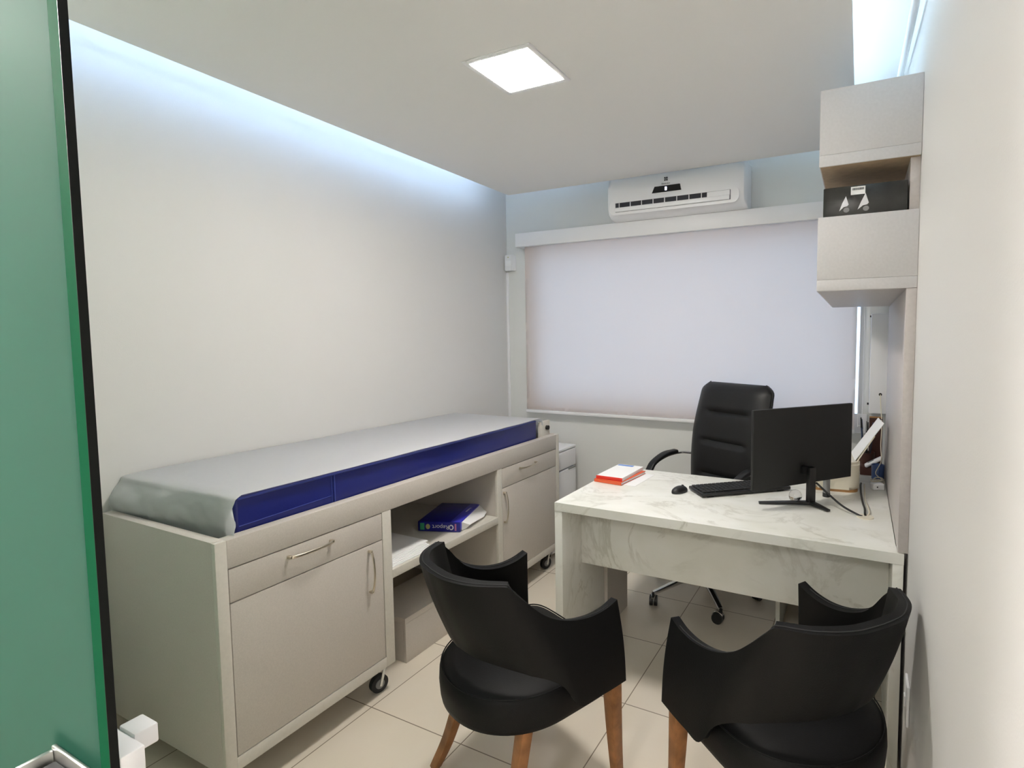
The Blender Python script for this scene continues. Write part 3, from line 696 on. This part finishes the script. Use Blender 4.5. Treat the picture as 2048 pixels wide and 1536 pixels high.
# ------------------------------------------------------------------ office chair
def slab(bm, outline, y_front, thick, bend, seams=()):
    """padded slab: outline gives half width at heights; front face puffed"""
    pass
fa = math.atan2(-.87, -.44)      # facing direction
t = thing('office_chair', 'black leather executive swivel chair behind the desk', 'office chair', (1.545, 1.25, 0), fa-PI/2)
# local frame: +y is the facing direction
b = new()
NU, NV = 28, 56
def halfw(v):   # v 0 bottom .. 1 top
    w = .222+.042*math.sin(min(1, v/.75)*PI/2) - .016*max(0, v-.6)/.4
    if v > .93: w -= .05*((v-.93)/.07)**2
    if v < .06: w -= .04*((.06-v)/.06)**2
    return w
def backpoint(u, v, side):   # u -1..1
    z = .46+.715*v
    y = -.175-.13*v+.045*math.sin(v*PI)*.6
    w = halfw(v); x = u*w
    edge = (1-abs(u)**5)*(1-abs(2*v-1)**16)
    if side > 0:
        puff = .036*edge
        for sv in (.27, .53, .77):
            fade = 1-min(1, max(0, abs(u)-.48)/.22)
            puff -= .019*fade*math.exp(-((v-sv)/.018)**2)
        puff += .010*abs(u)**2*edge
        return Vector((x, y+.020+puff, z))
    return Vector((x*.99, y-.028*edge-.012, z))
g = {}
for s in (1, -1):
    for i in range(NU+1):
        for j in range(NV+1):
            g[s, i, j] = b.verts.new(backpoint(-1+2*i/NU, j/NV, s))
for s in (1, -1):
    for i in range(NU):
        for j in range(NV): b.faces.new((g[s, i, j], g[s, i+1, j], g[s, i+1, j+1], g[s, i, j+1]))
for i in range(NU):
    for j in (0, NV): b.faces.new((g[1, i, j], g[1, i+1, j], g[-1, i+1, j], g[-1, i, j]))
for j in range(NV):
    for i in (0, NU): b.faces.new((g[1, i, j], g[1, i, j+1], g[-1, i, j+1], g[-1, i, j]))
obj('backrest', b, 'leather_office', t, 50)
b = new()
tube(b, [backpoint(s, v, 1)+Vector((0, -.012, 0)) for s in (1,) for v in [k/20 for k in range(21)]], .006, 8, 2)
tube(b, [backpoint(-1, k/20, 1)+Vector((0, -.012, 0)) for k in range(21)], .006, 8, 2)
obj('backrest_piping', b, 'leather_office', t, 50)
b = new(); prism(b, rrect(.50, .48, .09, 6), .42, .52); bmesh.ops.translate(b, verts=b.verts, vec=(0, .05, 0))
bmesh.ops.bevel(b, geom=[e for e in b.edges if abs(e.verts[0].co.z-e.verts[1].co.z) < 1e-5], offset=.03, segments=4, affect='EDGES'); obj('seat', b, 'leather_office', t)
for s in (-1, 1):
    b = new(); pts = [(s*.245, -.19, .74), (s*.29, -.12, .745), (s*.295, 0, .735), (s*.295, .10, .69), (s*.29, .15, .60), (s*.27, .13, .48), (s*.22, .09, .43)]
    sweep(b, smooth_path(pts, 8), rrect(.022, .012, .004, 2)); o = obj('armrest', b, 'chrome', t)
    b = new(); sweep(b, smooth_path([(s*.294, -.09, .757), (s*.298, 0, .750), (s*.297, .09, .712), (s*.294, .13, .67)], 6), rrect(.048, .022, .009, 3)); obj('arm_pad', b, 'leather_office', o)
b = new(); cyl(b, (0, 0, .30), (0, 0, .42), .022); cyl(b, (0, 0, .12), (0, 0, .30), .03); obj('gas_lift', b, 'black_plastic', t)
b = new(); box(b, -.10, .10, -.10, .10, .395, .419, .004); obj('tilt_plate', b, 'black_plastic', t)
b = new()
A0 = math.atan2(.991-1.25, 1.317-1.525)-(fa-PI/2)
for k in range(5):
    a = A0+k*2*PI/5; dv = Vector((math.cos(a), math.sin(a), 0))
    sweep(b, smooth_path([dv*.02+Vector((0, 0, .125)), dv*.15+Vector((0, 0, .105)), dv*.315+Vector((0, 0, .075))], 5), rrect(.042, .026, .008, 3), scale=[1.1-.045*i for i in range(11)])
cyl(b, (0, 0, .085), (0, 0, .145), .042); obj('star_base', b, 'chrome', t)
for k in range(5):
    a = A0+k*2*PI/5; c = Vector((math.cos(a), math.sin(a), 0))*.315; sd = Vector((math.cos(a+.9), math.sin(a+.9), 0)); n_ = Vector((-sd.y, sd.x, 0))
    b = new(); wc = c-sd*.015
    for q in (-1, 1): cyl(b, wc+n_*q*.004+Vector((0, 0, .028)), wc+n_*q*.020+Vector((0, 0, .028)), .028, seg=24)
    cyl(b, c+Vector((0, 0, .05)), c+Vector((0, 0, .075)), .008); o = obj('caster', b, 'black_plastic', t)
    b = new(); sweep(b, smooth_path([wc-sd*.030+Vector((0, 0, .03)), wc-sd*.018+Vector((0, 0, .055)), wc+sd*.006+Vector((0, 0, .060)), wc+sd*.026+Vector((0, 0, .045))], 4), rrect(.024, .006, .002, 2)); obj('caster_hood', b, 'chrome', o)

# ------------------------------------------------------------------ armchairs
def cr(p, n):   # Catmull-Rom through (key) tuples
    return smooth_path([Vector(q) for q in p], n)
def armchair(label, loc_, rz):
    t = thing('armchair', label, 'armchair', loc_, rz, 'black armchairs in front of the desk')
    # half stations from the back centre to the arm front: top xyz, bottom xyz
    top = [(0, -.362, .786), (.080, -.353, .785), (.158, -.311, .782), (.212, -.248, .778), (.223, -.233, .773), (.229, -.215, .752), (.242, -.172, .706), (.251, -.120, .662), (.256, -.050, .630), (.260, .02, .617), (.263, .08, .621), (.264, .128, .636)]
    bot = [(0, -.280, .533), (.085, -.266, .530), (.158, -.226, .520), (.208, -.184, .506), (.224, -.168, .499), (.234, -.155, .495), (.255, -.122, .480), (.273, -.085, .450), (.287, -.042, .384), (.287, .02, .378), (.286, .08, .376), (.284, .146, .376)]
    tp = cr(top, 6); bt = cr(bot, 6)
    full_t = [Vector((-p.x, p.y, p.z)) for p in tp[:0:-1]]+tp; full_b = [Vector((-p.x, p.y, p.z)) for p in bt[:0:-1]]+bt
    NV = 14; n = len(full_t); G1 = []
    for i in range(n):
        col = []
        for j in range(NV+1):
            v = j/NV; p = full_b[i].lerp(full_t[i], v)
            out = Vector((p.x, p.y+.02, 0)).normalized(); p = p+out*(.006*math.sin(v*PI))
            col.append(p)
        G1.append(col)
    # normals pointing outwards
    def nrm(i, j):
        a = G1[min(i+1, n-1)][j]-G1[max(i-1, 0)][j]; c = G1[i][min(j+1, NV)]-G1[i][max(j-1, 0)]
        q = a.cross(c).normalized()
        if q.dot(Vector((G1[i][j].x, G1[i][j].y-.05, 0))) < 0: q = -q
        return q
    TH = .030
    b = new(); O = []; I = []
    for i in range(n):
        O.append([]); I.append([])
        for j in range(NV+1):
            q = nrm(i, j); p = G1[i][j]
            O[i].append(b.verts.new(p)); I[i].append(b.verts.new(p-q*TH))
    for i in range(n-1):
        for j in range(NV):
            b.faces.new((O[i][j], O[i+1][j], O[i+1][j+1], O[i][j+1])); b.faces.new((I[i][j], I[i][j+1], I[i+1][j+1], I[i+1][j]))
    rim = []
    for i in range(n-1):
        for j in (0, NV): rim.append(b.faces.new((O[i][j], O[i+1][j], I[i+1][j], I[i][j])))
    for j in range(NV):
        for i in (0, n-1): rim.append(b.faces.new((O[i][j], O[i][j+1], I[i][j+1], I[i][j])))
    bmesh.ops.recalc_face_normals(b, faces=b.faces)
    es = [e for e in b.edges if len(e.link_faces) == 2 and e.calc_face_angle(0) > math.radians(50)]
    bmesh.ops.bevel(b, geom=es, offset=.009, segments=3, affect='EDGES', profile=.6, clamp_overlap=True)
    sh = obj('shell', b, 'leather', t, 60)
    # stitched welt along the top rim
    b = new(); pts = [O_.copy() for O_ in []]
    cl = [G1[i][NV]-nrm(i, NV)*.010+Vector((0, 0, .0008)) for i in range(4, n-4)]
    sweep(b, cl, [(.0016*math.cos(k*PI/3), .0016*math.sin(k*PI/3)) for k in range(6)]); obj('seam', b, 'rubber', sh)
    # seat: D-shaped drum, rounded at the back
    def outline(k, N=72, grow=0.):
        a = 2*PI*k/N; c, s = math.cos(a), math.sin(a)
        e = 2.1 if s < 0 else 7.
        x = (.242+grow)*math.copysign(abs(c)**(2/e), c); y = ((.240 if s < 0 else .238)+grow)*math.copysign(abs(s)**(2/e), s)
        return Vector((x, y-.068, 0))
    b = new(); N = 72
    lev = [(.325, -.012), (.330, -.003), (.345, 0), (.385, .003), (.418, .001), (.430, -.006), (.436, -.016)]
    rings = [[b.verts.new(outline(k, N, g_)+Vector((0, 0, z))) for k in range(N)] for z, g_ in lev]
    for f_, dz in ((.85, .010), (.6, .020), (.3, .025)):
        rings.append([b.verts.new(Vector((outline(k, N, -.016).x*f_, outline(k, N, -.016).y*f_, .436+dz))) for k in range(N)])
    for i in range(len(rings)-1):
        for k in range(N): b.faces.new((rings[i][k], rings[i][(k+1) % N], rings[i+1][(k+1) % N], rings[i+1][k]))
    b.faces.new(rings[0][::-1]); b.faces.new(rings[-1])
    st = obj('seat', b, 'leather', t, 60)
    b = new(); pts = [outline(k, N, -.004)+Vector((0, 0, .4335)) for k in range(N)]; pts.append(pts[0])
    sweep(b, pts, [(.0022*math.cos(k*PI/3), .0022*math.sin(k*PI/3)) for k in range(6)]); obj('seam', b, 'leather', st)
    b = new(); box(b, -.15, .15, -.13, .10, .305, .3235, .002); obj('under_frame', b, 'wood', t)
    for sx in (-1, 1):
        b = new(); path = smooth_path([(sx*.165, -.150, .326), (sx*.185, -.190, .20), (sx*.205, -.222, .09), (sx*.224, -.262, .0)], 6)
        sweep(b, path, rrect(.040, .034, .004, 2), up=Vector((0, 1, 0)), scale=[1.1-.38*i/18 for i in range(19)])
        for v in b.verts:
            if v.co.z < .012: v.co.z = max(0, v.co.z) if v.co.z > .0 else 0
        obj('leg', b, 'wood', t, 40)
        b = new(); path = smooth_path([(sx*.226, .138, .372), (sx*.230, .145, .18), (sx*.234, .156, .0)], 6)
        sweep(b, path, rrect(.046, .042, .004, 2), up=Vector((0, 1, 0)), scale=[1.08-.42*i/12 for i in range(13)])
        for v in b.verts:
            if v.co.z < 0: v.co.z = 0
        obj('leg', b, 'wood', t, 40)
    return t
armchair('black leather armchair with wooden legs standing left, near the couch', (1.367, -.180, 0), -.392)
armchair('black leather armchair with wooden legs standing against the right wall', (2.109, -.067, 0), .896)

# ------------------------------------------------------------------ light and view
W = bpy.data.worlds.new('World'); sc.world = W; W.use_nodes = True
bg = W.node_tree.nodes['Background']; bg.inputs['Color'].default_value = (.50, .71, 1., 1); bg.inputs['Strength'].default_value = 1.08
sc.view_settings.view_transform = 'Standard'; sc.view_settings.look = 'None'; sc.view_settings.gamma = 1; sc.view_settings.use_curve_mapping = False
sc.view_settings.exposure = 1.64
